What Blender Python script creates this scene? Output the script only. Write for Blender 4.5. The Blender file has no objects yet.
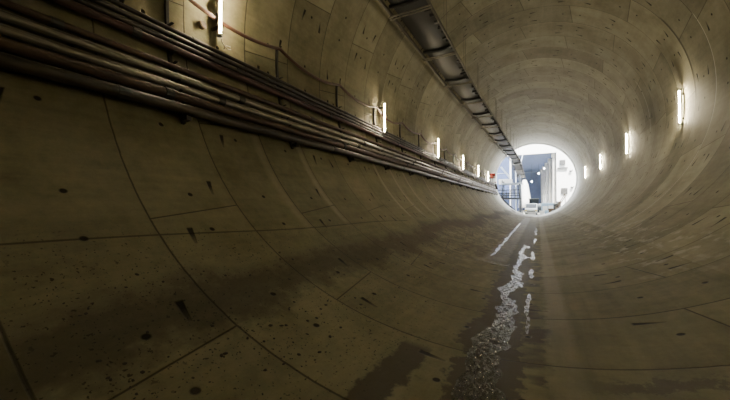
import bpy, bmesh, math, random
from mathutils import Vector, Matrix
random.seed(7)
PI = math.pi
C = bpy.context.scene.collection
R = 6.0            # inner radius of the tunnel
ZA = 6.0           # height of the tunnel axis above the invert
Y0, W = 2.4156, 1.602   # first ring joint and ring width
YB, YE = -13.6, 59.4    # back and end of the lining
rad = math.radians
def cyl(ang, y, r=R):   # point at angle (degrees, from +x, ccw looking down the tunnel)
    return Vector((r*math.cos(rad(ang)), y, ZA + r*math.sin(rad(ang))))

# ------------------------------------------------------------------ node expressions
class X:
    def __init__(s, nt, sock): s.nt, s.s = nt, sock
    def _m(s, op, *a, clamp=False):
        n = s.nt.nodes.new('ShaderNodeMath'); n.operation = op; n.use_clamp = clamp
        for i, v in enumerate((s,)+a):
            if isinstance(v, X): s.nt.links.new(v.s, n.inputs[i])
            else: n.inputs[i].default_value = v
        return X(s.nt, n.outputs[0])
    def __add__(s, o): return s._m('ADD', o)
    __radd__ = __add__
    def __sub__(s, o): return s._m('SUBTRACT', o)
    def __rsub__(s, o): return (s*-1.0)+o
    def __mul__(s, o): return s._m('MULTIPLY', o)
    __rmul__ = __mul__
    def __truediv__(s, o): return s._m('DIVIDE', o)
    def floor(s): return s._m('FLOOR')
    def abs(s): return s._m('ABSOLUTE')
    def min(s, o): return s._m('MINIMUM', o)
    def max(s, o): return s._m('MAXIMUM', o)
    def sqrt(s): return s._m('SQRT')
    def sin(s): return s._m('SINE')
    def gt(s, o): return s._m('GREATER_THAN', o)
    def lt(s, o): return s._m('LESS_THAN', o)
    def modp(s, o): return s._m('FLOORED_MODULO', o)
    def below(s, a, soft):      # 1 where s < a, falling to 0 at a+soft
        return ((s*-1.0 + (a+soft))*(1.0/soft))._m('ADD', 0.0, clamp=True)
    def above(s, a, soft):      # 0 where s < a, rising to 1 at a+soft
        return ((s - a)*(1.0/soft))._m('ADD', 0.0, clamp=True)
    def band(s, a, b, soft): return s.above(a-soft, soft)*s.below(b, soft)

def mat(name):
    m = bpy.data.materials.new(name); m.use_nodes = True
    nt = m.node_tree; b = nt.nodes['Principled BSDF']
    return m, nt, b
def lk(nt, a, b): nt.links.new(a.s if isinstance(a, X) else a, b)
def comb(nt, x, y, z):
    n = nt.nodes.new('ShaderNodeCombineXYZ')
    for i, v in enumerate((x, y, z)):
        if isinstance(v, X): nt.links.new(v.s, n.inputs[i])
        else: n.inputs[i].default_value = v
    return n.outputs[0]
def noise(nt, vec, scale, detail=4, rough=0.55, dist=0.0):
    n = nt.nodes.new('ShaderNodeTexNoise'); n.inputs['Scale'].default_value = scale
    n.inputs['Detail'].default_value = detail; n.inputs['Roughness'].default_value = rough
    n.inputs['Distortion'].default_value = dist
    nt.links.new(vec, n.inputs['Vector']); return X(nt, n.outputs['Fac'])
def white(nt, vec):
    n = nt.nodes.new('ShaderNodeTexWhiteNoise'); n.noise_dimensions = '3D'
    nt.links.new(vec, n.inputs['Vector']); return X(nt, n.outputs['Value'])
def mix(nt, f, a, b):
    n = nt.nodes.new('ShaderNodeMix'); n.data_type = 'RGBA'; n.clamp_factor = True
    if isinstance(f, X): nt.links.new(f.s, n.inputs[0])
    else: n.inputs[0].default_value = f
    for v, i in ((a, 6), (b, 7)):
        if isinstance(v, tuple): n.inputs[i].default_value = (*v, 1)
        else: nt.links.new(v, n.inputs[i])
    return n.outputs[2]
def bump(nt, h, strength, dist):
    n = nt.nodes.new('ShaderNodeBump'); n.inputs['Strength'].default_value = strength
    n.inputs['Distance'].default_value = dist
    lk(nt, h, n.inputs['Height']); return n.outputs['Normal']
def objco(nt):
    t = nt.nodes.new('ShaderNodeTexCoord'); return t.outputs['Object']

def make_lining():
    m, nt, b = mat('segmental_concrete')
    co = objco(nt)
    sp = nt.nodes.new('ShaderNodeSeparateXYZ'); nt.links.new(co, sp.inputs[0])
    x, y, z = (X(nt, o) for o in sp.outputs)
    th = (z._m('ARCTAN2', x)*(180/PI)).modp(360.0)
    n1 = noise(nt, co, 0.9, 6, 0.6); n2 = noise(nt, co, 6.0, 6, 0.65); n3 = noise(nt, co, 38.0, 3, 0.6)
    wob = (n2 - 0.5)*0.012
    rr = (y - Y0)*(1/W) + wob
    k = rr.floor(); fr = rr - k
    par = (k + (k.gt(7.5))).modp(2.0)
    D = PI*R/180
    u = (th - (par*22.9 + 227.1) + fr*2.6)*(1/45.0)
    seg = u.floor(); fu = u - seg
    dl = fu.min(1.0 - fu)*(45*D)
    kr = (rr+0.5).floor()
    dc = fr.min(1.0 - fr)*W
    wn_ring = white(nt, comb(nt, kr, 3.7, 1.1))
    wn_arc = noise(nt, comb(nt, kr*7.31, th*0.03, 0.0), 1.0, 2)
    circ = dc.below(0.006, 0.012)*(0.65 + wn_ring*0.35)
    longi = dl.below(0.005, 0.011)
    joint = circ.max(longi*0.9)
    # lifting sockets: two per 22.5 degrees in the middle of every ring
    def dth(a0, per=22.5): return ((th - a0 + per/2).modp(per) - per/2)*D
    cy = (fr - 0.5)*W
    h1 = dth(207.3); h2 = dth(222.2)
    dd = (h1*h1 + cy*cy).sqrt().min((h2*h2 + cy*cy).sqrt())
    hole = dd.below(0.031, 0.018)
    # bolt pockets: wedges along the ring joints
    def pocket(a0, f0, flip, keep, salt, parity):
        s = dth(a0)*flip; c = (fr - f0)*W + s*0.16
        idx = ((th - a0)*(1/22.5) + 0.5).floor()
        on = ((k + idx + parity).modp(2.0)).lt(0.5)
        if keep < 1: on = on*white(nt, comb(nt, k+salt, idx, 2.3)).lt(keep)*k.gt(2.5)
        half = (0.16 - s)*0.07 + 0.024
        inside = (c.abs() - half).below(-0.012, 0.018)*s.abs().below(0.15, 0.03)
        deep = (s*-1.0 + 0.12).above(0.0, 0.16)*0.6 + 0.4
        return inside*on*deep
    pk = pocket(208.3, .27, 1.0, 1, 0.0, 1.0).max(pocket(220.5, .785, 1.0, 1, 11.0, 0.0))
    pk = pk.max(pocket(220.5, .27, -1.0, .85, 23.0, 0.0)).max(pocket(208.3, .785, -1.0, .85, 37.0, 1.0))
    # tone
    tone = white(nt, comb(nt, k, seg, 5.0))
    stre = noise(nt, comb(nt, th*0.55, y*0.35, 0.0), 1.0, 6, 0.65)
    c1 = mix(nt, n1.above(0.3, 0.4), (0.214, 0.190, 0.098), (0.345, 0.312, 0.182))
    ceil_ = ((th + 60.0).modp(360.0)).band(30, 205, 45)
    val = 0.67 + ceil_*0.40 + (tone-0.5)*(ceil_*0.34+0.12) + (white(nt, comb(nt, k, 1.0, 8.0))-0.5)*0.12 + (n2 - 0.5)*0.5 + (stre - 0.5)*0.45 + (n3 - 0.5)*0.16  # ceiling and right wall lightened in the colour, standing in for stronger light there
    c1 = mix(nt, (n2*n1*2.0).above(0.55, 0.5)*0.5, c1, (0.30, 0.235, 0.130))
    hsv = nt.nodes.new('ShaderNodeHueSaturation'); nt.links.new(c1, hsv.inputs['Color']); lk(nt, val, hsv.inputs['Value']); lk(nt, 1.0 - ceil_*0.20 - ceil_*y.above(8.0, 20.0)*0.25, hsv.inputs['Saturation'])  # ceiling greyed towards the mouth, whiter daylight put into the colour
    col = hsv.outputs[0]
    # pale mortar smears along some joints
    off = rr - kr
    side = (off*W - 0.05).abs()
    sm = side.below(0.035, 0.05 )*wn_ring.gt(0.45)*wn_arc.above(0.42, 0.1)*(n2.above(0.3, 0.3))*y.above(8.0, 4.0)
    wl = th.band(188, 228, 6)
    pale = (off*W + 0.16).abs().below(0.05, 0.12)*wl*y.above(3.0, 5.0)*(white(nt, comb(nt, kr, 9.0, 9.0)).gt(0.3))
    col = mix(nt, (pale*0.34).max(sm*0.26), col, (0.47, 0.42, 0.31))
    # the thick white caulked joint high on the right side, and lime runs
    wj = ((y - (Y0 + 8*W - 0.02)).abs()).below(0.022, 0.02)*(((th + 60.0).modp(360.0)).band(4, 84, 1.5))
    col = mix(nt, wj*0.9, col, (0.62, 0.58, 0.47))
    lime = noise(nt, comb(nt, th*0.35, y*2.2, 3.0), 1.0, 4, 0.6).above(0.53, 0.1)*((th + n1*8.0).band(299, 310, 4))*y.band(8.5, 30.0, 2.0)
    col = mix(nt, lime*0.45, col, (0.50, 0.46, 0.37))
    # daylight spill and overexposure painted as whiter concrete towards the mouth
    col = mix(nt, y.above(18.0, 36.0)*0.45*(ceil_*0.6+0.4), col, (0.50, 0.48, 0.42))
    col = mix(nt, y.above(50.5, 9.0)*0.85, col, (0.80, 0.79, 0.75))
    wj2 = ((y - (Y0 + 12.5*W)).abs()).below(0.022, 0.02)*(((th + 60.0).modp(360.0)).band(59, 85, 1.5))
    col = mix(nt, wj2*0.8, col, (0.55, 0.52, 0.43))
    dj = ((y - (Y0 + 9*W - 0.04)).abs()).below(0.03, 0.04)*(((th + 60.0).modp(360.0)).band(60, 92, 3))
    col = mix(nt, dj*0.75, col, (0.06, 0.05, 0.03))
    # soot / damp band on the left haunch
    bw = th + (n1 - 0.5)*12.0 + (n2 - 0.5)*6.0 + (y*0.55).sin()*2.0
    bd = ((bw - 240.5 - y.below(3.0, 4.0)*4.0).abs()).below(1.8, 4.0)*(n2.above(0.25, 0.3)*0.3 + 0.7)
    bd2 = th.band(229.0, 236.0, 5)*n1.above(0.50, 0.12)*0.5
    col = mix(nt, bd*0.74, col, (0.045, 0.036, 0.022))
    col = mix(nt, bd2*0.6*y.gt(1.0), col, (0.07, 0.055, 0.032))
    # muddy invert, far more so away from the camera
    mud = (th+(n1-0.5)*8.0).band(239, 267, 4)*(noise(nt, comb(nt, x*1.5, y*0.9, z*1.5), 2.2, 6, 0.75).above(0.40, 0.16))*y.above(5.0, 7.0)
    col = mix(nt, mud*0.78, col, (0.085, 0.064, 0.038))
    spk = noise(nt, co, 17.0, 2, 0.6).above(0.655, 0.03)*th.band(234, 262, 5)*noise(nt, co, 1.1, 3).above(0.44, 0.12)
    spk = spk.max(noise(nt, co, 33.0, 1, 0.5).above(0.69, 0.02)*th.band(232, 262, 6))
    col = mix(nt, spk*0.85, col, (0.030, 0.024, 0.015))
    # long crack line along the left haunch
    lc = ((th - 230.3 - (y - 2.0)*0.27 + (y*0.9).sin()*0.35)*D).abs().below(0.008, 0.012)*y.lt(11.0)
    # wetted strip in the invert
    ew = (n1 - 0.5)*7.0 + (n2 - 0.5)*6.0
    wet = (th + ew).band(268.0, 274.0, 0.6)*y.below(30, 14)
    patch = (th + ew*0.5).band(261.8, 264.6, 0.5)*y.band(2.4, 3.75, 0.15)
    patch2 = (((y - 3.68 - (th - 285)*0.006).abs()*0.9 + (n2 - 0.5)*0.55 + (n3-0.5)*0.2).below(0.05, 0.05))*th.band(283.0, 300.0, 4)
    trail = (th + ew*0.7).band(274.6, 276.2, 0.6)*(noise(nt, comb(nt, x*0.6, y*1.6, 0.0), 1.0, 3).above(0.5, 0.08))
    wet = wet.max(patch).max(patch2*0.7).max(trail)
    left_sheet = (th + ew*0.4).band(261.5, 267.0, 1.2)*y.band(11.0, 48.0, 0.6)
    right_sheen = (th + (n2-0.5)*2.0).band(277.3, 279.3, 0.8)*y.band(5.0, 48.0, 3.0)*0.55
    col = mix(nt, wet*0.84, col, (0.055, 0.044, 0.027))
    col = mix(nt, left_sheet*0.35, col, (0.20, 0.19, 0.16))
    col = mix(nt, right_sheen*0.35, col, (0.42, 0.38, 0.29))  # paler stripe is the wet sheen, put into the colour
    dark = joint.max(lc*0.75)
    col = mix(nt, dark*0.88, col, (0.022, 0.017, 0.010))
    col = mix(nt, hole.max(pk)*0.95, col, (0.010, 0.008, 0.005))
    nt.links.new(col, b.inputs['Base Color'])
    ro = 0.74 - (wet*0.16) - (left_sheet*0.16) - (right_sheen*0.14) + (n2 - 0.5)*0.25
    lk(nt, ro.max(0.09), b.inputs['Roughness'])
    b.inputs['Specular IOR Level'].default_value = 0.22
    hgt = n2*0.35 + n3*0.10 - joint*0.9 - hole*2.0 - pk*2.4 + tone*0.25
    nt.links.new(bump(nt, hgt, 0.55, 0.03), b.inputs['Normal'])
    return m

def simple(name, c, rough=0.5, metal=0.0, var=0.35, scale=3.0, c2=None, stretch=None, bmp=0.0, th=(0.35, 0.3), emit=None, estr=0):
    m, nt, b = mat(name)
    co = objco(nt)
    if stretch:
        mp = nt.nodes.new('ShaderNodeMapping'); mp.inputs['Scale'].default_value = stretch
        nt.links.new(co, mp.inputs[0]); co = mp.outputs[0]
    n = noise(nt, co, scale, 6, 0.65)
    c2 = c2 or tuple(v*(1-var) for v in c)
    nt.links.new(mix(nt, n.above(*th), c2, c), b.inputs['Base Color'])
    lk(nt, (n*0.3 + (rough-0.15)).max(0.05), b.inputs['Roughness'])
    b.inputs['Metallic'].default_value = metal
    if bmp: nt.links.new(bump(nt, n, bmp, 0.01), b.inputs['Normal'])
    if emit:
        b.inputs['Emission Color'].default_value = (*emit, 1); b.inputs['Emission Strength'].default_value = estr
    return m

M = {}
M['lining'] = make_lining()
M['concrete'] = simple('cast_concrete', (0.38, 0.34, 0.26), 0.8, bmp=0.3)
M['pale'] = simple('sunlit_render', (0.80, 0.79, 0.76), 0.85, var=0.10, bmp=0.1)
M['shaftfloor'] = simple('dusty_slab', (0.62, 0.58, 0.50), 0.85, var=0.2)
M['galv'] = simple('galvanised_pipe', (0.34, 0.32, 0.265), 0.36, 0.5, scale=2.0, stretch=(8, 0.6, 8), c2=(0.12, 0.105, 0.075))
M['rust'] = simple('rusty_pipe', (0.085, 0.046, 0.023), 0.6, 0.2, scale=2.2, stretch=(6, 1.0, 6), c2=(0.030, 0.019, 0.011))
M['darkrust'] = simple('dark_rusty_pipe', (0.055, 0.042, 0.028), 0.45, 0.2, scale=2.2, stretch=(6, 1, 6), c2=(0.020, 0.016, 0.011))
M['darkpipe'] = simple('dark_pipe', (0.045, 0.036, 0.026), 0.45, 0.1, scale=2.2, stretch=(6, 1, 6), c2=(0.014, 0.012, 0.009))
M['redpipe'] = simple('oxide_red_pipe', (0.070, 0.026, 0.019), 0.62, 0.0, scale=2.0, stretch=(6, 1, 6), c2=(0.04, 0.017, 0.013))
M['cable'] = simple('black_cable', (0.030, 0.028, 0.026), 0.40, scale=4)
M['hose'] = simple('brown_hose', (0.11, 0.046, 0.028), 0.5, scale=5, c2=(0.06, 0.028, 0.018))
M['steel'] = simple('dark_steel', (0.055, 0.050, 0.042), 0.55, 0.4, scale=5)
M['brightsteel'] = simple('bright_steel', (0.48, 0.44, 0.36), 0.40, 0.5, scale=5, var=0.5)
M['rail'] = simple('conveyor_rail', (0.15, 0.135, 0.105), 0.5, 0.4, var=0.5)
M['beam'] = simple('cross_beam_steel', (0.27, 0.245, 0.19), 0.5, 0.3, var=0.5)
M['rod'] = simple('thin_rod', (0.16, 0.145, 0.11), 0.6)
M['belt'] = simple('rubber_belt', (0.022, 0.021, 0.020), 0.44, 0.0, scale=2.0, stretch=(5, 0.5, 1), c2=(0.009, 0.009, 0.008))
M['idler'] = simple('black_idler', (0.010, 0.010, 0.010), 0.5)
M['fitting'] = simple('grey_fitting', (0.30, 0.28, 0.24), 0.5)
M['tube'] = simple('lit_tube', (1, 1, 1), 0.5, var=0.02, emit=(1.0, 0.87, 0.60), estr=460)
M['tube2'] = simple('lit_tube_dim', (1, 1, 1), 0.5, var=0.02, emit=(1.0, 0.85, 0.56), estr=200)
M['red'] = simple('red_paint', (0.55, 0.035, 0.025), 0.45, var=0.2)
M['white'] = simple('white_paint', (0.78, 0.78, 0.76), 0.4, var=0.08)
M['scaf'] = simple('scaffold_steel', (0.14, 0.155, 0.18), 0.45, 0.3, var=0.3)
M['scafdark'] = simple('stair_steel', (0.035, 0.04, 0.045), 0.5, 0.3)
M['scafwhite'] = simple('pale_scaffold', (0.42, 0.47, 0.54), 0.5, var=0.1)
M['cavern'] = simple('blue_cavern', (0.055, 0.085, 0.19), 0.85, var=0.35, scale=0.6)
M['pier'] = simple('pier_concrete', (0.60, 0.57, 0.50), 0.85, var=0.3, scale=0.8)
M['glassdark'] = simple('dark_glass', (0.02, 0.025, 0.03), 0.12)
M['rubber'] = simple('tyre_rubber', (0.02, 0.02, 0.02), 0.8)
M['yellow'] = simple('yellow_paint', (0.62, 0.50, 0.10), 0.45, var=0.15)
M['blue'] = simple('pale_blue_paint', (0.32, 0.45, 0.58), 0.45, var=0.2)
M['grey'] = simple('grey_paint', (0.22, 0.23, 0.23), 0.6, var=0.25)
M['cabinet'] = simple('dull_cabinet', (0.060, 0.058, 0.052), 0.7, var=0.3)
M['timber'] = simple('site_timber', (0.17, 0.12, 0.075), 0.8, var=0.4)
M['mud'] = simple('dark_mud', (0.034, 0.026, 0.016), 0.75, bmp=0.2)
M['lamp'] = simple('work_lamp', (1, 1, 1), 0.4, var=0.02, emit=(0.95, 0.97, 1.0), estr=60)
def make_water():
    m, nt, b = mat('shallow_water')
    co = objco(nt)
    b.inputs['Base Color'].default_value = (0.030, 0.026, 0.018, 1)
    b.inputs['Specular IOR Level'].default_value = 0.6
    mp = nt.nodes.new('ShaderNodeMapping'); mp.inputs['Scale'].default_value = (1.0, 0.55, 1.0); nt.links.new(co, mp.inputs[0])
    sp = nt.nodes.new('ShaderNodeSeparateXYZ'); nt.links.new(co, sp.inputs[0])
    far = X(nt, sp.outputs[1])
    n = noise(nt, mp.outputs[0], 22.0, 5, 0.75); n2 = noise(nt, mp.outputs[0], 5.0, 2)
    nt.links.new(mix(nt, n.above(0.48, 0.2), (0.030, 0.026, 0.018), (0.19, 0.17, 0.13)), b.inputs['Base Color'])  # pale grey glints painted into the water colour
    lk(nt, n2.above(0.42, 0.2)*0.12 + n.above(.5, .15)*0.15 + 0.12, b.inputs['Roughness'])
    na = noise(nt, mp.outputs[0], 14.0, 6, 0.75)
    lk(nt, na.above(0.40, 0.12), b.inputs['Alpha'])
    nt.links.new(bump(nt, n + n2*0.4, 0.40, 0.015), b.inputs['Normal'])
    return m
M['water'] = make_water()

# ------------------------------------------------------------------ geometry helpers
def obj(name, bm, m, parent=None, smooth=None, recenter=True, bevel=0):
    me = bpy.data.meshes.new(name)
    bmesh.ops.recalc_face_normals(bm, faces=bm.faces[:]) if recenter != 'keepn' else None
    if parent is not None:
        bm.transform(Matrix.Translation(-Vector(parent['_o'])))
        org = None
    elif recenter:
        vs = [v.co for v in bm.verts]
        org = Vector(((min(v.x for v in vs)+max(v.x for v in vs))/2, (min(v.y for v in vs)+max(v.y for v in vs))/2, min(v.z for v in vs)))
        if recenter == 'keepn' or recenter == 'axis': org = Vector((0, 0, ZA))
        bm.transform(Matrix.Translation(-org))
    bm.to_mesh(me); bm.free()
    if smooth:
        for p in me.polygons: p.use_smooth = True
    me.materials.append(m)
    o = bpy.data.objects.new(name, me); C.objects.link(o)
    if parent is not None:
        o.parent = parent; o['_o'] = list(parent['_o'])
    else:
        o.location = org; o['_o'] = list(org)
    if bevel:
        md = o.modifiers.new('bevel', 'BEVEL'); md.width = bevel; md.segments = 2; md.limit_method = 'ANGLE'
    return o
def thing(name, label, cat, loc, group=None):
    o = bpy.data.objects.new(name, None); C.objects.link(o)
    o.empty_display_size = 0.2
    o.location = loc; o['_o'] = list(loc); o['label'] = label; o['category'] = cat
    if group: o['group'] = group
    return o
def tag(o, label, cat, group=None, kind=None):
    o['label'] = label; o['category'] = cat
    if group: o['group'] = group
    if kind: o['kind'] = kind
    return o
def struct(name, bm, m, **k):
    o = obj(name, bm, m, **k); o['kind'] = 'structure'; return o
def dup(root, off, label=None):
    off = Vector(off)
    r = root.copy(); C.objects.link(r); r.location = root.location + off
    r['_o'] = list(Vector(root['_o'])+off)
    if label: r['label'] = label
    for ch in list(root.children):
        c = ch.copy(); C.objects.link(c); c.parent = r
        for g in list(ch.children):
            d = g.copy(); C.objects.link(d); d.parent = c
    return r
def box(bm, x0, y0, z0, x1, y1, z1, rot=None, about=None):
    r = bmesh.ops.create_cube(bm, size=1)
    mt = Matrix.Translation(((x0+x1)/2, (y0+y1)/2, (z0+z1)/2)) @ Matrix.Diagonal((x1-x0, y1-y0, z1-z0, 1))
    if rot is not None:
        a = Vector(about) if about else Vector(((x0+x1)/2, (y0+y1)/2, (z0+z1)/2))
        mt = Matrix.Translation(a) @ rot @ Matrix.Translation(-a) @ mt
    bmesh.ops.transform(bm, matrix=mt, verts=r['verts'])
    return r['verts']
def tube(bm, pts, r, n=12, cap=True):
    rings = []
    pts = [Vector(p) for p in pts]
    for i, p in enumerate(pts):
        t = (pts[min(i+1, len(pts)-1)] - pts[max(i-1, 0)]).normalized()
        up = Vector((0, 0, 1)) if abs(t.z) < 0.9 else Vector((1, 0, 0))
        a = t.cross(up).normalized(); b2 = a.cross(t)
        rr = r[i] if isinstance(r, (list, tuple)) else r
        rings.append([bm.verts.new(p + a*math.cos(2*PI*j/n)*rr + b2*math.sin(2*PI*j/n)*rr) for j in range(n)])
    for q, w in zip(rings, rings[1:]):
        for j in range(n): bm.faces.new((q[j], q[(j+1) % n], w[(j+1) % n], w[j]))
    if cap:
        bm.faces.new(rings[0][::-1]); bm.faces.new(rings[-1])
def bar(bm, p, q, w, h):    # rectangular bar between two points
    p, q = Vector(p), Vector(q); t = (q-p).normalized()
    up = Vector((0, 0, 1)) if abs(t.z) < 0.95 else Vector((0, 1, 0))
    a = t.cross(up).normalized()*(w/2); b2 = a.cross(t).normalized()*(h/2)
    v = [bm.verts.new(c + a*i + b2*j) for c in (p, q) for i, j in ((-1, -1), (1, -1), (1, 1), (-1, 1))]
    for f in ((3, 2, 1, 0), (4, 5, 6, 7), (0, 1, 5, 4), (1, 2, 6, 5), (2, 3, 7, 6), (3, 0, 4, 7)): bm.faces.new([v[i] for i in f])
def BM(): return bmesh.new()

# ------------------------------------------------------------------ lining (setting)
def shell(a0, a1, name):
    bm = BM(); n = int((a1-a0)); ys = [YB + (YE-YB)*i/40 for i in range(41)]
    inner = [[bm.verts.new(cyl(a0+(a1-a0)*j/n, y)) for j in range(n+1)] for y in ys]
    for p, q in zip(inner, inner[1:]):
        for j in range(n): bm.faces.new((p[j], q[j], q[j+1], p[j+1]))
    for f in bm.faces: f.smooth = True
    outer = [[bm.verts.new(cyl(a0+(a1-a0)*j/n, y, R+0.35)) for j in range(n+1)] for y in (YB, YE)]
    for j in range(n):
        bm.faces.new((outer[0][j+1], outer[1][j+1], outer[1][j], outer[0][j]))
        bm.faces.new((inner[-1][j], outer[1][j], outer[1][j+1], inner[-1][j+1]))
        bm.faces.new((outer[0][j], inner[0][j], inner[0][j+1], outer[0][j+1]))
    return struct(name, bm, M['lining'], recenter='keepn')
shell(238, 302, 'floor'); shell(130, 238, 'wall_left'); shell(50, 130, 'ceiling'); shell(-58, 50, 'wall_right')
bm = BM()
vs = [bm.verts.new(cyl(a, YB+0.02, R+0.3)) for a in range(0, 360, 5)]; bm.faces.new(vs)
struct('wall_back', bm, M['concrete'])  # unseen end cap, added to keep outside light from entering behind

# ------------------------------------------------------------------ wall lights
def wall_light(side, y, label, group):
    s = -1 if side == 'left' else 1
    tilt = 0.0
    xw = s*(5.92 if side == 'right' else 5.77)
    zc = ZA + (0.37 if (side == 'left' and y < 6) else -0.10)
    xb = s*math.sqrt(R*R - 0.6)
    t = thing('wall_light', label, 'light', (xw, y, zc-0.74), group)
    b_ = BM(); box(b_, min(xw, xw-s*0.05), y-0.030, zc-0.74, max(xw, xw-s*0.05), y+0.030, zc+0.74); obj('light_housing', b_, M['fitting'], t, bevel=0.008)
    b_ = BM(); tube(b_, [(xw-s*0.085, y, zc-0.68), (xw-s*0.085, y, zc+0.68)], 0.020, 12)
    tu = obj('light_tube', b_, M['tube' if side == 'right' else 'tube2'], t, smooth=False); tu['label'] = 'glowing warm white tube'
    for zz in (zc-0.71, zc+0.71):
        b_ = BM(); box(b_, min(xw-s*0.04, xw-s*0.13), y-0.03, zz-0.035, max(xw-s*0.04, xw-s*0.13), y+0.03, zz+0.035)
        obj('end_cap', b_, M['fitting'], t, bevel=0.006)
    for zz in (zc-0.5, zc+0.5):
        b_ = BM(); xe = s*(math.sqrt(R*R-(zz-ZA)**2)-0.003); box(b_, min(xe, xw), y-0.02, zz-0.03, max(xe, xw), y+0.02, zz+0.03); obj('fixing', b_, M['steel'], t)
    return t
gl = 'lit tube lights along the pipe side'
gr_ = 'lit tube lights along the bare side'
LL = ['lit tube light on the pipe side behind the camera', 'nearest lit tube light on the pipe side, cut by the top of the picture', 'second lit tube light from the camera on the pipe side',
      'third lit tube light from the camera on the pipe side', 'fourth lit tube light from the camera on the pipe side',
      'fifth lit tube light on the pipe side, small and far', 'farthest lit tube light on the pipe side, near the red sign']
for yy, l in zip((-4.3, 4.69, 13.47, 22.6, 31.3, 40.1, 48.7), LL): wall_light('left', yy, l, gl)  # first light is unseen, added to brighten the ceiling and right side
LR = ['lit tube light on the bare wall beside the camera, right of the picture', 'nearest and largest lit tube light in view on the bare right wall',
      'second lit tube light in view on the bare right wall', 'third lit tube light in view on the bare right wall',
      'fourth and smallest lit tube light in view on the bare right wall']
for yy, l in zip((8.7, 17.87, 26.95, 37.2, 48.2), LR): wall_light('right', yy, l, gr_)

# ------------------------------------------------------------------ service pipes on the left wall
def pipe(name, label, ang, dia, m, group, coup=None, y0=-12.8, y1=57.0, stand=0.07, sleeve=1.22, ca=None):
    rc = R - stand - dia/2
    t = thing(name, label, 'pipe' if 'pipe' in name else 'cable', cyl(ang, (y0+y1)/2, rc), group)
    ys = [y0 + (y1-y0)*i/60 for i in range(61)]
    b_ = BM(); tube(b_, [cyl(ang + 0.05*math.sin(yy*0.9+ang), yy, rc + 0.004*math.sin(yy*1.7)) for yy in ys], dia/2, 12)
    obj('pipe_run' if 'pipe' in name else 'cable_run', b_, m, t, smooth=True)
    if coup:
        yy = coup[0]
        while yy < y1-0.5:
            b_ = BM(); p = cyl(ang + 0.05*math.sin(yy*0.9+ang), yy, rc)
            tube(b_, [p - Vector((0, .075, 0)), p + Vector((0, .075, 0))], dia/2*sleeve, 12)
            o = obj('coupling', b_, M['steel'], t)
            if len(t.children) == 2: o['label'] = 'dark coupling sleeve'
            yy += coup[1]
    return t
gp = 'large pipes of the lower rack on the left wall'
pipe('service_pipe', 'thin rusty brown pipe, topmost of the lower rack on the left wall', 194.5, 0.12, M['rust'], gp, (1.9, 6.1))
pipe('service_pipe', 'upper of the two pale grey galvanised pipes on the left wall', 196.6, 0.145, M['galv'], gp, (5.2, 6.1))
pipe('service_pipe', 'lower of the two pale grey galvanised pipes on the left wall', 198.85, 0.15, M['galv'], gp, (4.6, 6.1))
pipe('service_pipe', 'brown rusty pipe just above the thick lowest pipe on the left wall', 201.25, 0.19, M['rust'], gp, (3.4, 6.1))
pipe('service_pipe', 'thick dark pipe, lowest on the left wall', 204.0, 0.21, M['darkrust'], gp, (2.6, 6.1), sleeve=1.12)
gc = 'dark pipes of the upper rack on the left wall'
pipe('conduit_pipe', 'topmost dark thin pipe of the upper rack on the left wall', 186.3, 0.085, M['darkpipe'], gc, (4.2, 6.1))
pipe('conduit_pipe', 'second dark pipe from the top of the upper rack on the left wall', 187.6, 0.10, M['darkpipe'], gc, (6.4, 6.1))
pipe('conduit_pipe', 'third dark pipe from the top of the upper rack on the left wall', 188.95, 0.10, M['darkpipe'], gc, (5.3, 6.1))
pipe('conduit_pipe', 'dark red pipe, lowest of the upper rack on the left wall', 190.6, 0.15, M['redpipe'], gc, (3.0, 6.1))

# brackets
BY = [3.65 + 3.09*k for k in range(-4, 18)]
def bracket(yy, label):
    t = thing('pipe_bracket', label, 'bracket', cyl(206.2, yy, R-0.03), 'wall brackets carrying the pipes')
    def arc(a0, a1, r0, r1, w, n=14):
        b_ = BM()
        q = [[bm_v for bm_v in (b_.verts.new(cyl(a0+(a1-a0)*i/n, yy+sy*w/2, rr)) for rr in (r0, r1) for sy in (-1, 1))] for i in range(n+1)]
        for p, s in zip(q, q[1:]):
            for i, j in ((0, 1), (1, 3), (3, 2), (2, 0)): b_.faces.new((p[i], p[j], s[j], s[i]))
        b_.faces.new((q[0][0], q[0][1], q[0][3], q[0][2])); b_.faces.new((q[-1][0], q[-1][2], q[-1][3], q[-1][1]))
        return b_
    obj('channel', arc(177.3, 206.2, R-0.065, R-0.004, 0.06), M['steel'], t)
    b_ = BM(); tube(b_, [cyl(177.4, yy, R-0.02), cyl(177.4, yy, R-0.16), cyl(176.6, yy, R-0.2)], 0.016, 8); obj('hose_hook', b_, M['steel'], t)
    for a in (185.6, 188.27, 189.62, 191.5, 193.75, 195.5, 197.7, 199.95, 202.55, 205.4):
        obj('clamp', arc(a-.06, a+.06, R-0.24, R-0.066, 0.05, 1), M['steel'], t)
    b_ = BM(); box(b_, *(cyl(205.9, yy, R-0.16) - Vector((0.08, 0.05, 0.04))), *(cyl(205.9, yy, R-0.16) + Vector((0.08, 0.05, 0.04)))); obj('foot', b_, M['steel'], t)
    return t
place = ['beside the camera and out of view', 'beside the camera', 'nearest the camera']
order = ['nearest', 'second', 'third', 'fourth', 'fifth', 'sixth', 'seventh', 'eighth', 'ninth', 'tenth', 'eleventh', 'twelfth', 'thirteenth', 'fourteenth', 'fifteenth', 'sixteenth', 'seventeenth', 'eighteenth', 'nineteenth']
n_ = 0
for yy in BY:
    if yy < 1.5:
        continue
    bracket(yy, 'dark steel wall bracket under the drooping hose, %s from the camera' % order[n_] if n_ else 'dark steel wall bracket left of the nearest tube light'); n_ += 1
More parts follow.
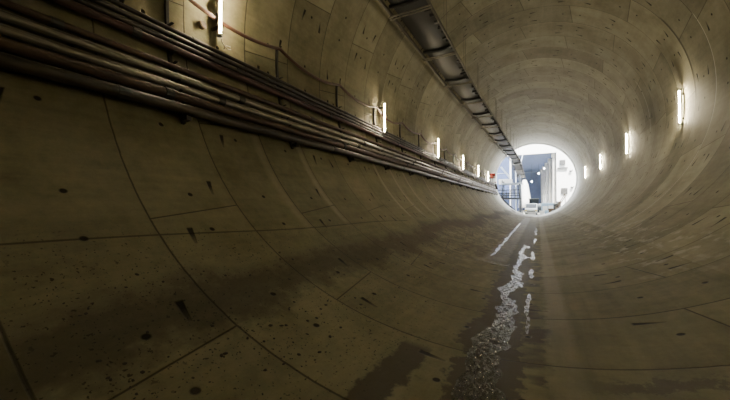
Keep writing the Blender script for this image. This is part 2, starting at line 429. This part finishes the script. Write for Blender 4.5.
# hose hung in loops from bracket to bracket
pts = []
for y0, y1 in zip(BY, BY[1:]):
    sag = 0.18 + 0.20*random.random() if y0 > 6 else 0.22
    for i in range(12):
        f = i/12; yy = y0 + (y1-y0)*f
        pts.append(cyl(177.35 + (sag*4*f*(1-f)*1.0)*9.55 , yy, R-0.16))
pts.append(cyl(177.35, BY[-1], R-0.16))
bm = BM(); tube(bm, pts, 0.047, 8)
tag(obj('hose', bm, M['hose'], smooth=True), 'reddish brown hose hanging in loops from bracket to bracket on the left wall', 'hose')
# round junction box beside the first light
t = thing('junction_box', 'small round brown junction box on the wall left of the nearest tube light', 'junction box', cyl(181.6, 4.42, R-0.05))
bm = BM(); p = cyl(181.6, 4.42, R+0.01); q = cyl(181.6, 4.42, R-0.09); tube(bm, [p, q], 0.085, 16); obj('body', bm, M['timber'], t)
bm = BM(); p = cyl(181.6, 4.42, R-0.09); q = cyl(181.6, 4.42, R-0.105); tube(bm, [p, q], 0.07, 16); obj('lid', bm, M['rust'], t)
# thin lead from the light
bm = BM(); tube(bm, [(-5.78, 4.78, 5.66), (-5.82, 4.84, 5.58), (-5.88, 5.02, 5.53), (-5.88, 5.12, 5.56), (-5.88, 5.1, 5.62), (-5.88, 4.98, 5.60), (-5.9, 4.94, 5.5)], 0.012, 6)
tag(obj('power_lead', bm, M['brightsteel'], smooth=True), 'short curled power lead below the nearest tube light', 'cable')

# ------------------------------------------------------------------ overhead conveyor
ZC = ZA + 3.3
def cx(y): return max(0.0, y-20)*0.024
def zc_(y): return ZC - max(0.0, y-59.8)*0.17
XL, XR = -4.46, -2.91
cv = thing('conveyor', 'overhead belt conveyor with black rubber belt hung from the tunnel roof', 'conveyor', (-3.7, 24, ZC))
FY = [-9.43 + 4.19*k for k in range(0, 21)]
yend = 73.0
for xx, nm in ((XL, 'left'), (XR, 'right')):
    bm = BM()
    for (ya, yb) in ((-12.5, 20), (20, 59.8), (59.8, yend)):
        bar(bm, (xx+cx(ya), ya, zc_(ya)+0.14), (xx+cx(yb), yb, zc_(yb)+0.14), 0.035, 0.10)
        bar(bm, (xx+cx(ya), ya, zc_(ya)+0.03), (xx+cx(yb), yb, zc_(yb)+0.03), 0.05, 0.02)
    obj('side_rail', bm, M['rail'], cv)
bm = BM()
prev = None
for i in range(0, 182):
    yy = -12.4 + i*0.5
    if yy > yend: break
    ph = ((yy - FY[0]) % 4.19)/4.19
    sag = 0.10*math.sin(PI*ph)
    row = []
    for j in range(9):
        f = j/8
        row.append(bm.verts.new((XL+0.12+cx(yy)+(XR-XL-0.24)*f, yy, zc_(yy) + 0.30 - sag*0.6 - 0.10*(1-(2*f-1)**2))))
    if prev:
        for j in range(8): bm.faces.new((prev[j], prev[j+1], row[j+1], row[j]))
    prev = row
obj('belt', bm, M['belt'], cv, smooth=True)
for fy in FY:
    if fy > yend: continue
    d = cx(fy)
    bm = BM()
    for o_ in (-0.07, 0.10):
        bar(bm, (XL-0.10+d, fy+o_, zc_(fy)-0.03), (XR+0.06+d, fy+o_, zc_(fy)-0.03), 0.045, 0.045)
    obj('cross_beam', bm, M['beam'], cv)
    bm = BM(); tube(bm, [(XL+0.05+d+(XR-XL-0.1)*f, fy-0.32, zc_(fy)+0.27-0.10*(1-(2*f-1)**2)-0.03) for f in [i/10 for i in range(11)]], 0.075, 10)
    obj('return_roller', bm, M['idler'], cv, smooth=True)
    if fy < 2 or fy > yend-4: continue
    hy = fy + 2.1
    for xx in (XL, XR):
        for yy in (hy, hy+0.45):
            xh = xx + cx(yy); zt = ZA + math.sqrt(R*R-xh*xh) - 0.004
            if yy < YE-0.7:
                bm = BM(); tube(bm, [(xh, yy, ZC+0.1), (xh, yy, zt)], 0.009, 6); obj('hanger_rod', bm, M['rod'], cv)
    for q in range(5):
        yy = fy + 0.5 + q*0.75 + random.uniform(-.2, .2)
        w = random.uniform(.10, .28); hgt = random.uniform(.08, .22)
        xx = XR + cx(yy)
        bm = BM(); bar(bm, (xx-0.03, yy, zc_(yy)+0.10), (xx-0.06-w, yy+random.uniform(-.1, .1), zc_(yy)+0.05+random.uniform(0, .08)), random.uniform(.06, .14), hgt*0.6)
        obj('idler_bracket', bm, M['idler'], cv)
        bm = BM(); tube(bm, [(xx-0.02, yy+.25, zc_(yy)+0.05), (xx-0.02-w*.7, yy+.25, zc_(yy)+0.05)], random.uniform(.04, .07), 8)
        obj('idler_roller', bm, M['idler'], cv)

# ------------------------------------------------------------------ water and mud in the invert
def fuzz(seed):
    rr = random.Random(seed); ps = [(rr.uniform(0, 6.28), 2.1*1.75**i, 0.55**i) for i in range(8)]
    return lambda y: sum(a*math.sin(f*y + p + 1.3*math.sin(f*0.37*y+p)) for p, f, a in ps)*0.5
def puddle(ys, cf, wf, label, lift=0.008):
    bm = BM(); prev = None
    y = ys[0]; rows = []
    while y <= ys[1]:
        rows.append(y); y += 0.02 + (y*0.0015)
    el, er = fuzz(ys[0]*7.1), fuzz(ys[0]*3.3+5)
    L = ys[1]-ys[0]
    for yy in rows:
        e = min(1, math.sqrt(max(0, (yy-ys[0])/min(.6, L*.3))), math.sqrt(max(0, (ys[1]-yy)/min(.6, L*.3))))
        c, w = cf(yy), max(0.012, wf(yy)*e)
        l = c - w*(.5 + .32*el(yy)); rr = max(l+0.006, c + w*(.5 + .32*er(yy)))
        row = [bm.verts.new((l+(rr-l)*j/4, yy, ZA - math.sqrt((R-lift)**2 - (l+(rr-l)*j/4)**2))) for j in range(5)]
        if prev:
            for j in range(4): bm.faces.new((prev[j], prev[j+1], row[j+1], row[j]))
        prev = row
    o = obj('puddle', bm, M['water'], smooth=True)
    return tag(o, label, 'puddle', 'water lying along the tunnel floor')
def wv(s, a=1.0):
    r_ = [random.uniform(0, 6.28) for _ in range(4)]
    return lambda y: a*(0.4*math.sin(y*1.9+r_[0])+0.3*math.sin(y*4.3+r_[1])+0.2*math.sin(y*9.1+r_[2])+0.15*math.sin(y*17+r_[3]))
f1, f2 = wv(1), wv(2)
puddle((2.5, 15.9), lambda y: 0.11+0.09*f1(y), lambda y: (0.17 if y > 10 else 0.17+(10-y)*0.030) + 0.11*f2(y), 'long rippled stream of shallow water down the middle of the tunnel floor')
f3, f4 = wv(3), wv(4)
puddle((4.9, 7.2), lambda y: 0.47+0.03*f3(y), lambda y: 0.09+0.05*f4(y), 'narrow wet streak right of the long stream, nearest the camera')
puddle((8.6, 9.9), lambda y: 0.47+0.03*f3(y), lambda y: 0.14+0.06*f4(y), 'narrow bright puddle right of the long stream, middle of its row')
puddle((11.4, 13.6), lambda y: 0.45+0.03*f3(y), lambda y: 0.11+0.05*f4(y), 'narrow puddle right of the long stream, beside its far end')
puddle((16.5, 19.0), lambda y: 0.47+0.03*f3(y), lambda y: 0.09+0.05*f4(y), 'small puddle just beyond the far end of the long stream')
puddle((21.0, 27.0), lambda y: 0.49+0.03*f3(y), lambda y: 0.10+0.05*f4(y), 'farthest small puddle on the floor before the tunnel mouth')
f5 = wv(5)
puddle((11.6, 33.0), lambda y: -0.72-0.004*y+0.05*f5(y), lambda y: 0.10+0.09*f4(y), 'greyish sheet of water left of the stream, reaching toward the tunnel mouth')
# water bead lying in a ring joint, left of the stream
bm = BM()
for off, wd in ((0, 0.06), (0.22, 0.03)):
    prev = None
    for i in range(26):
        a = 258.7 + 10.1*i/25; yy = 10.43 - 0.25*i/25 + off
        row = [bm.verts.new(cyl(a, yy + s*wd*(0.5+0.5*math.sin(i/25*PI)), R-0.008)) for s in (-.5, .5)]
        if prev: bm.faces.new((prev[0], prev[1], row[1], row[0]))
        prev = row
tag(obj('puddle', bm, M['water'], smooth=True), 'thin bright line of water in a floor joint left of the stream', 'puddle', 'water lying along the tunnel floor')
# mud
bm = BM()
for i in range(620):
    yy = 1.2 + 12*random.random()**1.5
    a = random.gauss(247, 6.5)
    if not 234 < a < 263: continue
    if math.sin(yy*1.7 + a*0.31) + math.sin(yy*.6 - a*.5) < -0.25 and random.random() < .8: continue
    s = random.choice((.006, .008, .01, .012, .016, .021))*(0.8+yy*0.05)
    r = bmesh.ops.create_icosphere(bm, subdivisions=1, radius=1)
    n = -(cyl(a, yy) - Vector((0, yy, ZA))).normalized()
    q = n.to_track_quat('Z', 'Y').to_matrix().to_4x4()
    mt = Matrix.Translation(cyl(a, yy, R-s*0.1)) @ q @ Matrix.Rotation(random.uniform(0, 6.28), 4, 'Z') @ Matrix.Diagonal((s*random.uniform(.8, 1.7), s*random.uniform(.7, 1.2), s*.45, 1))
    bmesh.ops.transform(bm, matrix=mt, verts=r['verts'])
tag(obj('mud', bm, M['mud']), 'dark spatters and crumbs of mud scattered over the left side of the floor', 'mud', kind='stuff')

# ------------------------------------------------------------------ the shaft beyond the tunnel mouth
YH, YS = YE, 77.0          # headwall and far wall
ZF = -0.05
# headwall: a square slab with a round hole
bm = BM()
N = 72
inner = [bm.verts.new(cyl(a*360/N, YH+0.02, R+0.34)) for a in range(N)]
def sq(a):
    c, s = math.cos(rad(a)), math.sin(rad(a)); k = 1/max(abs(c), abs(s)); return c*k, s*k
outer = []
for a in range(N):
    ux, uz = sq(a*360/N)
    outer.append(bm.verts.new((ux*17, YH+0.02, ZA + (uz*16 if uz > 0 else uz*8.0))))
for a in range(N): bm.faces.new((inner[a], inner[(a+1) % N], outer[(a+1) % N], outer[a]))
struct('wall_headwall', bm, M['pale'])
bm = BM()
for a in range(N):
    pass
rings = [[bm.verts.new(cyl(a*360/N, yy, rr)) for a in range(N)] for yy, rr in ((YH-0.5, R-0.01), (YH-0.5, R-0.10), (YH+0.5, R-0.10), (YH+0.5, R+0.6), (YH+0.03, R+0.6))]
for p, q in zip(rings, rings[1:]):
    for a in range(N): bm.faces.new((p[a], p[(a+1) % N], q[(a+1) % N], q[a]))
struct('trim_1', bm, M['pale'])
bm = BM(); box(bm, -17, YH+0.05, ZF-0.3, 17, YS+50, ZF); struct('floor_shaft', bm, M['shaftfloor'])
bm = BM(); box(bm, -17.3, YH, ZF, -17, YS, 18); struct('wall_shaft_left', bm, M['pale'])
bm = BM(); box(bm, 17, YH, ZF, 17.3, YS, 18); struct('wall_shaft_right', bm, M['pale'])
# far wall with the big rectangular portal
px0, px1, pz1 = -4.6, 4.0, ZA + 6.75
bm = BM(); box(bm, -17, YS, ZF, px0, YS+0.6, 18); box(bm, px1, YS, ZF, 17, YS+0.6, 18); box(bm, px0, YS, pz1, px1, YS+0.6, 18); struct('wall_shaft_far', bm, M['pale'])
# the cavern behind it
bm = BM(); box(bm, px0-0.5, YS+0.6, ZF, px0-0.05, YS+44, pz1); struct('wall_cavern_left', bm, M['cavern'])
bm = BM(); bar(bm, (px1+0.3, YS+0.3, (ZF+pz1)/2), (px1-2.3, YS+44, (ZF+pz1)/2), 0.5, pz1-ZF); struct('wall_cavern_right', bm, M['pier'])
bm = BM(); box(bm, px0-0.5, YS+0.6, pz1+0.02, px1+0.5, YS+44, pz1+0.5); struct('ceiling_cavern', bm, M['cavern'])
bm = BM(); box(bm, px0-0.5, YS+44, ZF, px1+0.5, YS+44.4, pz1+0.5); struct('wall_cavern_far', bm, M['cavern'])
piers = ['nearest concrete pier on the right side of the dark portal', 'second concrete pier inside the dark portal', 'third concrete pier inside the dark portal', 'fourth concrete pier inside the dark portal', 'fifth and farthest concrete pier inside the dark portal']
for i, l in enumerate(piers):
    y = YS + 2 + i*8.5; dx = -2.6*(y-YS)/44 - 0.05
    t = thing('concrete_pier', l, 'pier', (px1-0.35+dx, y, ZF), 'concrete piers inside the portal')
    bm = BM(); box(bm, px1-0.45+dx, y-0.6, ZF, px1+0.04+dx, y+0.6, pz1-0.8); obj('shaft', bm, M['pier'], t, bevel=0.05)
    bm = BM(); box(bm, px1-0.65+dx, y-0.9, pz1-0.8, px1+0.04+dx, y+0.9, pz1+0.01); obj('head', bm, M['pier'], t, bevel=0.05)
# lamps in the cavern
for (x, y, z, l) in ((2.1, 98, ZA+5.6, 'bright lamp under the cavern roof, upper right of the three'), (0.75, 96, ZA+4.2, 'bright lamp in the middle of the dark cavern'), (-0.9, 97, ZA+2.1, 'bright lamp low on the left in the dark cavern')):
    t = thing('work_lamp', l, 'lamp', (x, y, z), 'lamps in the dark cavern')
    bm = BM(); bmesh.ops.create_uvsphere(bm, u_segments=12, v_segments=8, radius=0.14); bm.transform(Matrix.Translation((x, y, z))); obj('bulb', bm, M['lamp'], t)
    bm = BM(); tube(bm, [(x, y, z+0.2), (x, y, pz1+0.03)], 0.03, 6); obj('drop_rod', bm, M['steel'], t)
for (x, y, z) in ((0.5, 88, ZA-3.0), (0.5, 104, ZA-3.0)):  # low fill lights added to brighten the lower cavern, apart from the bulbs
    l_ = bpy.data.lights.new('cavern_light', 'POINT'); l_.energy = 3000; l_.color = (0.85, 0.92, 1.0); l_.shadow_soft_size = 0.3
    o_ = bpy.data.objects.new('cavern_light', l_); C.objects.link(o_); o_.location = (x, y, z)
# pale conical hopper in the portal
t = thing('hopper', 'tall pale tapering hopper left of centre in the portal', 'hopper', (-2.1, 81, ZF))
bm = BM(); tube(bm, [(-2.1, 81, ZF+1.2), (-2.1, 81, ZF+3.0), (-2.1, 81, ZA+0.4), (-2.1, 81, ZA+1.5)], [1.35, 1.25, .75, .35], 20); obj('body', bm, M['white'], t, smooth=True)
for s in (-1, 1):
    for q in (-1, 1):
        bm = BM(); bar(bm, (-2.1+s*.95, 81+q*.95, ZF), (-2.1+s*.85, 81+q*.85, ZF+1.6), .16, .16); obj('leg', bm, M['scafwhite'], t)

# scaffold stair tower left of the mouth
sx0, sx1, sy0, sy1 = -5.2, -2.3, 63.5, 66.5
t = thing('scaffold_tower', 'grey scaffold stair tower just outside the tunnel mouth on the left', 'scaffold', ((sx0+sx1)/2, (sy0+sy1)/2, ZF))
for x in (sx0, sx1):
    for y in (sy0, sy1):
        bm = BM(); tube(bm, [(x, y, ZF), (x, y, ZA + (0.3 if x < -4 else 1.2))], 0.11 if x < -4 else 0.13, 10); obj('post', bm, M['scafdark'] if x < -4 else M['scaf'], t, smooth=True)
bm = BM(); box(bm, sx0-.2, sy0-.2, ZA-0.42, sx1+.4, sy1+.2, ZA-0.2); obj('upper_deck', bm, M['scafwhite'], t)
bm = BM(); box(bm, sx0-.8, sy0-.2, ZA-3.2, sx1+.2, sy1+.2, ZA-2.9); obj('lower_deck', bm, M['scafdark'], t)
for zz in (ZA-1.5, ZA-2.1, ZA-2.5):
    bm = BM(); tube(bm, [(sx0-.9, sy0-.1, zz), (sx1, sy0-.1, zz)], 0.08, 8); obj('guard_rail', bm, M['scafdark'], t, smooth=True)
for k in range(6):
    x = sx0-.8 + k*(sx1-sx0+.8)/5
    bm = BM(); bar(bm, (x, sy0-.1, ZA-3.0), (x, sy0-.1, ZA-1.5), .11, .11); obj('baluster', bm, M['scafdark'], t)
for dy in (0.0, 0.9):
    bm = BM(); bar(bm, (sx0-.3, sy0-.3+dy, ZA-2.95), (sx1-.2, sy0-.3+dy, ZF+0.05), .14, .36); obj('stair_stringer', bm, M['scafdark'], t)
for k in range(9):
    f = (k+.5)/9; x = sx0-.3+(sx1-.2-sx0+.3)*f; z = ZA-2.95+(ZF-ZA+3.0)*f
    bm = BM(); box(bm, x-.14, sy0-.28, z-.02, x+.14, sy0+.58, z+.03); obj('tread', bm, M['scaf'], t)
for (a, b) in (((sx0, sy0, ZA-2.9), (sx1, sy0, ZA-.5)), ((sx1, sy0, ZA-5.8), (sx1, sy1, ZA-3.1)), ((sx0, sy1, ZA-2.9), (sx1, sy1, ZA-.5))):
    bm = BM(); tube(bm, [a, b], 0.05, 8); obj('brace', bm, M['scaf'], t, smooth=True)
# tall pale props left of the portal
for x, h, l in ((-3.55, ZA+6.6, 'tall pale steel prop left of the portal, nearer the conveyor'), (-2.35, ZA+6.4, 'slim pale steel prop standing right of its taller twin')):
    tt = thing('steel_prop', l, 'prop', (x, 74.6, ZF), 'pale steel props before the portal')
    bm = BM(); tube(bm, [(x, 74.6, ZF), (x + (.0 if x < -3 else -.35), 74.6, h-2.5), (x + (.1 if x < -3 else .15), 74.6, h)], 0.14 if x < -3 else .08, 10); obj('column', bm, M['scafwhite'], tt, smooth=True)
    bm = BM(); box(bm, x-.3, 74.3, ZF, x+.3, 74.9, ZF+.06); obj('base_plate', bm, M['scaf'], tt)
# transfer chute frame on the left
tt = thing('chute_frame', 'pale angled chute and frame beneath the conveyor outside the mouth', 'chute', (-5.2, 69, ZF))
bm = BM(); bar(bm, (-5.9, 69, ZA+3.4), (-4.3, 69, ZA+1.2), .5, .35); obj('chute', bm, M['scafwhite'], tt)
bm = BM(); box(bm, -6.3, 68.4, ZA-.1, -3.9, 69.8, ZA+.9); obj('drive_box', bm, M['white'], tt, bevel=.06)
for x in (-6.1, -4.1):
    bm = BM(); bar(bm, (x, 69.1, ZF), (x, 69.1, ZA), .16, .16); obj('leg', bm, M['scaf'], tt)
bm = BM(); tube(bm, [(-6.6, 69, ZA+2.1), (-5.0, 69, ZA+2.1)], .08, 8); obj('cross_tube', bm, M['scafwhite'], tt)
# dark curtain panel behind the tower
bm = BM(); box(bm, -7.2, 74.0, ZF, -4.7, 74.15, ZA+6.2)
for k in range(6): box(bm, -7.1+k*.42, 73.93, ZF, -6.95+k*.42, 74.0, ZA+6.2)
tag(obj('cladding_panel', bm, M['cavern']), 'tall blue grey ribbed cladding panel behind the scaffold stair tower', 'panel')

# vehicles and plant at the foot of the shaft
def wheel(t, x, y, z, r, w):
    bm = BM(); tube(bm, [(x-w/2, y, z), (x+w/2, y, z)], r, 18); o = obj('wheel', bm, M['rubber'], t)
    bm = BM(); tube(bm, [(x-w/2-.01, y, z), (x+w/2+.01, y, z)], r*.5, 12); obj('hub', bm, M['grey'], o)
def prism(bm, prof, x0, x1):
    a = [bm.verts.new((x0, y, z)) for y, z in prof]; b = [bm.verts.new((x1, y, z)) for y, z in prof]
    n = len(prof)
    for i in range(n): bm.faces.new((a[i], a[(i+1) % n], b[(i+1) % n], b[i]))
    bm.faces.new(a[::-1]); bm.faces.new(b)
vy = 64.0
t = thing('van', 'white van facing the tunnel in the sunlight at the shaft floor', 'van', (-0.5, vy+2, ZF))
bm = BM(); prism(bm, [(vy, ZF+.35), (vy, ZF+1.05), (vy+.75, ZF+1.25), (vy+1.5, ZF+2.05), (vy+4.8, ZF+2.1), (vy+4.9, ZF+.35)], -1.5, .45); obj('body', bm, M['white'], t, bevel=.08)
bm = BM(); prism(bm, [(vy+.78, ZF+1.30), (vy+1.42, ZF+1.98), (vy+1.40, ZF+2.0), (vy+.74, ZF+1.32)], -1.35, .30); obj('windscreen', bm, M['glassdark'], t)
bm = BM(); box(bm, -1.2, vy-.05, ZF+.55, .15, vy+.02, ZF+.80); obj('grille', bm, M['grey'], t)
bm = BM(); box(bm, -1.52, vy-.12, ZF+.28, .47, vy+.05, ZF+.48); obj('bumper', bm, M['grey'], t, bevel=.03)
for x in (-1.33, .28):
    bm = BM(); box(bm, x-.13, vy-.03, ZF+.72, x+.13, vy+.03, ZF+.92); obj('headlight', bm, M['yellow'], t, bevel=.02)
for x in (-1.42, .37):
    for y in (vy+.9, vy+3.9): wheel(t, x, y, ZF+.36, .36, .22)
# compressor
t = thing('compressor', 'pale blue and white compressor unit right of the van', 'compressor', (2.0, 67.5, ZF))
bm = BM(); box(bm, 1.1, 66.8, ZF+.4, 3.2, 68.6, ZF+2.2); obj('canopy', bm, M['blue'], t, bevel=.12)
bm = BM(); box(bm, 1.3, 66.76, ZF+.6, 2.1, 66.82, ZF+1.6); obj('louvre', bm, M['white'], t)
bm = BM(); box(bm, 2.25, 66.75, ZF+.7, 3.0, 66.82, ZF+1.7); obj('door', bm, M['white'], t)
bm = BM(); tube(bm, [(2.8, 67.2, ZF+2.2), (2.8, 67.2, ZF+2.9)], .08, 10); obj('exhaust', bm, M['grey'], t)
for x in (1.3, 3.0): wheel(t, x, 67.6, ZF+.34, .34, .2)
# loader in front of the portal
t = thing('wheel_loader', 'dark wheel loader parked behind the van in the portal', 'loader', (-.3, 72, ZF))
bm = BM(); prism(bm, [(70.6, ZF+.7), (70.4, ZF+1.7), (71.2, ZF+2.0), (73.6, ZF+2.1), (73.8, ZF+.7)], -1.5, 1.2); obj('body', bm, M['grey'], t, bevel=.08)
bm = BM(); prism(bm, [(71.3, ZF+2.0), (71.5, ZF+3.0), (72.8, ZF+3.0), (73.0, ZF+2.0)], -1.0, .7); obj('cab', bm, M['glassdark'], t, bevel=.05)
bm = BM(); box(bm, -1.1, 71.4, ZF+3.0, .8, 72.9, ZF+3.12); obj('cab_roof', bm, M['grey'], t)
bm = BM(); prism(bm, [(69.3, ZF+.3), (69.2, ZF+1.4), (69.5, ZF+1.45), (69.7, ZF+.9), (70.4, ZF+.35)], -1.7, 1.4); obj('bucket', bm, M['scafdark'], t)
for x in (-1.0, .7):
    bm = BM(); bar(bm, (x, 69.6, ZF+.9), (x, 71.2, ZF+1.6), .16, .3); obj('lift_arm', bm, M['grey'], t)
for x in (-1.5, 1.2):
    for y in (70.9, 73.3): wheel(t, x, y, ZF+.65, .65, .45)
# crates, drums, barrier on the right
for (x, y, w, d, h, m, l) in ((2.55, 63.2, .9, .8, 1.15, 'timber', 'low timber crate right of the van at the tunnel mouth'), (3.35, 64.3, .8, .8, 1.9, 'scafdark', 'dark crate on the right, beside the timber crate'), (1.15, 63.0, .7, .7, .75, 'white', 'small white crate right beside the van'), (3.8, 66.4, .7, .7, 2.4, 'grey', 'tall grey crate by the shaft wall')):
    t = thing('crate', l, 'crate', (x, y, ZF), 'crates at the tunnel mouth')
    bm = BM(); box(bm, x-w/2, y-d/2, ZF+.1, x+w/2, y+d/2, ZF+h); obj('body', bm, M[m], t, bevel=.02)
    bm = BM(); box(bm, x-w/2-.03, y-d/2-.03, ZF+h, x+w/2+.03, y+d/2+.03, ZF+h+.06); obj('lid', bm, M[m], t)
    for s in (-1, 1):
        bm = BM(); box(bm, x+s*w*.35-.06, y-d/2, ZF, x+s*w*.35+.06, y+d/2, ZF+.1); obj('skid', bm, M['timber'], t)
for (x, y, m, l) in ((1.85, 62.1, 'blue', 'pale blue steel drum right of the small white crate'), (2.9, 62.2, 'grey', 'grey steel drum at the right of the tunnel mouth')):
    t = thing('drum', l, 'drum', (x, y, ZF), 'steel drums at the tunnel mouth')
    bm = BM(); tube(bm, [(x, y, ZF), (x, y, ZF+.03), (x, y, ZF+.29), (x, y, ZF+.3), (x, y, ZF+.33), (x, y, ZF+.6), (x, y, ZF+.63), (x, y, ZF+.9)], [.28, .29, .28, .3, .28, .28, .3, .28], 16); obj('body', bm, M[m], t)
    bm = BM(); tube(bm, [(x, y, ZF+.9), (x, y, ZF+.92)], .26, 16); obj('lid', bm, M[m], t)
t = thing('handrail', 'brown sloping handrail at the right side of the tunnel mouth', 'handrail', (4.2, 62, ZF))
for zz in (1.0, .55):
    bm = BM(); tube(bm, [(3.2, 61.6, ZF+zz+.5), (3.9, 62.3, ZF+zz+1.5), (4.6, 63.0, ZF+zz+2.7)], .07, 8); obj('rail', bm, M['timber'], t, smooth=True)
for (x, y, z) in ((3.2, 61.6, .5), (3.9, 62.3, 1.5), (4.6, 63.0, 2.7)):
    bm = BM(); tube(bm, [(x, y, ZF), (x, y, ZF+z+1.0)], .06, 8); obj('post', bm, M['timber'], t, smooth=True)
# grey boxes on the sunlit far wall
for (x, z, w, h, l, ledge) in ((5.05, ZA+4.55, 1.0, 1.0, 'upper grey cabinet on the sunlit wall right of the portal', True), (5.35, ZA-1.35, 1.1, 1.2, 'lower grey cabinet on the sunlit wall right of the portal', False)):
    t = thing('wall_cabinet', l, 'cabinet', (x, YS-.2, z-h/2), 'grey cabinets on the sunlit shaft wall')
    bm = BM(); box(bm, x-w/2, YS-.45, z-h/2, x+w/2, YS+.02, z+h/2); obj('body', bm, M['cabinet'], t, bevel=.03)
    bm = BM(); box(bm, x-w/2+.08, YS-.49, z-h/2+.08, x+w/2-.08, YS-.44, z+h/2-.08); obj('door', bm, M['cabinet'], t)
    if ledge:
        bm = BM(); box(bm, x-w*.9, YS-.6, z-h/2-.75, x+w*.9, YS+.02, z-h/2-.55); obj('shelf', bm, M['cabinet'], t)
for (x, z, l) in ((6.55, ZA+2.6, 'upper small floodlight on the sunlit shaft wall'), (6.75, ZA-.75, 'lower small floodlight on the sunlit shaft wall')):
    t = thing('floodlight', l, 'floodlight', (x, YS-.2, z), 'small floodlights on the sunlit wall')
    bm = BM(); box(bm, x-.35, YS-.5, z-.15, x+.1, YS-.3, z+.2, Matrix.Rotation(.5, 4, 'Y')); obj('housing', bm, M['cabinet'], t)
    bm = BM(); bar(bm, (x, YS-.35, z+.1), (x+.3, YS-.05, z+.35), .08, .08); obj('arm', bm, M['cabinet'], t)
# red sign board and valve near the mouth
t = thing('sign_board', 'small red and white sign on the left wall near the tunnel mouth', 'sign', cyl(178.1, 51.6, 5.95))
bm = BM(); box(bm, -5.76, 51.2, ZA-.20, -5.05, 51.26, ZA+.55); obj('board', bm, M['red'], t)
bm = BM(); box(bm, -5.35, 51.18, ZA-.12, -5.12, 51.21, ZA+.12); obj('panel', bm, M['white'], t)
bm = BM(); box(bm, -5.97, 51.26, ZA+.42, -5.6, 51.32, ZA+.5); obj('arm', bm, M['steel'], t)
t = thing('pipe_valve', 'dark upright valve at the far end of the wall pipes', 'valve', cyl(192, 56.6, 5.7))
bm = BM(); tube(bm, [cyl(196.5, 57.15, 5.68), cyl(187, 57.15, 5.68)], .2, 14); obj('body', bm, M['steel'], t)
bm = BM(); tube(bm, [cyl(187, 57.15, 5.68), cyl(184, 57.15, 5.68)], .05, 8); obj('stem', bm, M['steel'], t)
bm = BM(); tube(bm, [cyl(184.3, 57.15, 5.68), cyl(183.7, 57.15, 5.68)], .26, 16); o = obj('hand_wheel', bm, M['red'], t); o['label'] = 'red hand wheel'

# dust haze hanging in the sunlit shaft
bm = BM(); box(bm, -16.9, YH+1.0, ZF+0.02, 16.9, YS-0.02, 17.5)
hz = bpy.data.materials.new('dust_haze'); hz.use_nodes = True; nt = hz.node_tree; nt.nodes.clear()
vo = nt.nodes.new('ShaderNodeVolumeScatter'); vo.inputs['Color'].default_value = (0.80, 0.90, 1.0, 1); vo.inputs['Density'].default_value = 0.0035; vo.inputs['Anisotropy'].default_value = 0.2
om = nt.nodes.new('ShaderNodeOutputMaterial'); nt.links.new(vo.outputs[0], om.inputs['Volume'])
tag(obj('haze', bm, hz), 'pale bluish dust haze in the daylight beyond the tunnel mouth', 'haze', kind='stuff')

# ------------------------------------------------------------------ light, sky, camera
w = bpy.data.worlds.new('sky'); bpy.context.scene.world = w; w.use_nodes = True
bg = w.node_tree.nodes['Background']; bg.inputs[0].default_value = (0.82, 0.91, 1.0, 1); bg.inputs[1].default_value = 10.0
sl = bpy.data.lights.new('sun', 'SUN'); sl.energy = 27; sl.angle = 0.01; sl.color = (1.0, 0.96, 0.90)
so = bpy.data.objects.new('sun', sl); C.objects.link(so); so.location = (0, 60, 40)
so.rotation_euler = Vector((-0.18, 0.62, -0.75)).to_track_quat('-Z', 'Y').to_euler()

cam = bpy.data.cameras.new('camera'); co_ = bpy.data.objects.new('camera', cam); C.objects.link(co_)
co_.location = (0.636, 0, ZA-4.2); co_.rotation_euler = (PI/2+0.0151, 0, 0.5012)
cam.sensor_width = 36; cam.lens = 36*316.4/730; cam.clip_start = 0.05; cam.clip_end = 400
sc = bpy.context.scene; sc.camera = co_
for o in bpy.data.objects:
    if '_o' in o: del o['_o']
vs_ = sc.view_settings; vs_.view_transform = 'AgX'; vs_.look = 'None'; vs_.exposure = 0.55; vs_.gamma = 1.0
try: vs_.look = 'AgX - Base Contrast'
except Exception: pass
sc.cycles.use_denoising = True
sc.cycles.max_bounces = 8; sc.cycles.diffuse_bounces = 5; sc.cycles.glossy_bounces = 3
sc.cycles.sample_clamp_indirect = 6.0
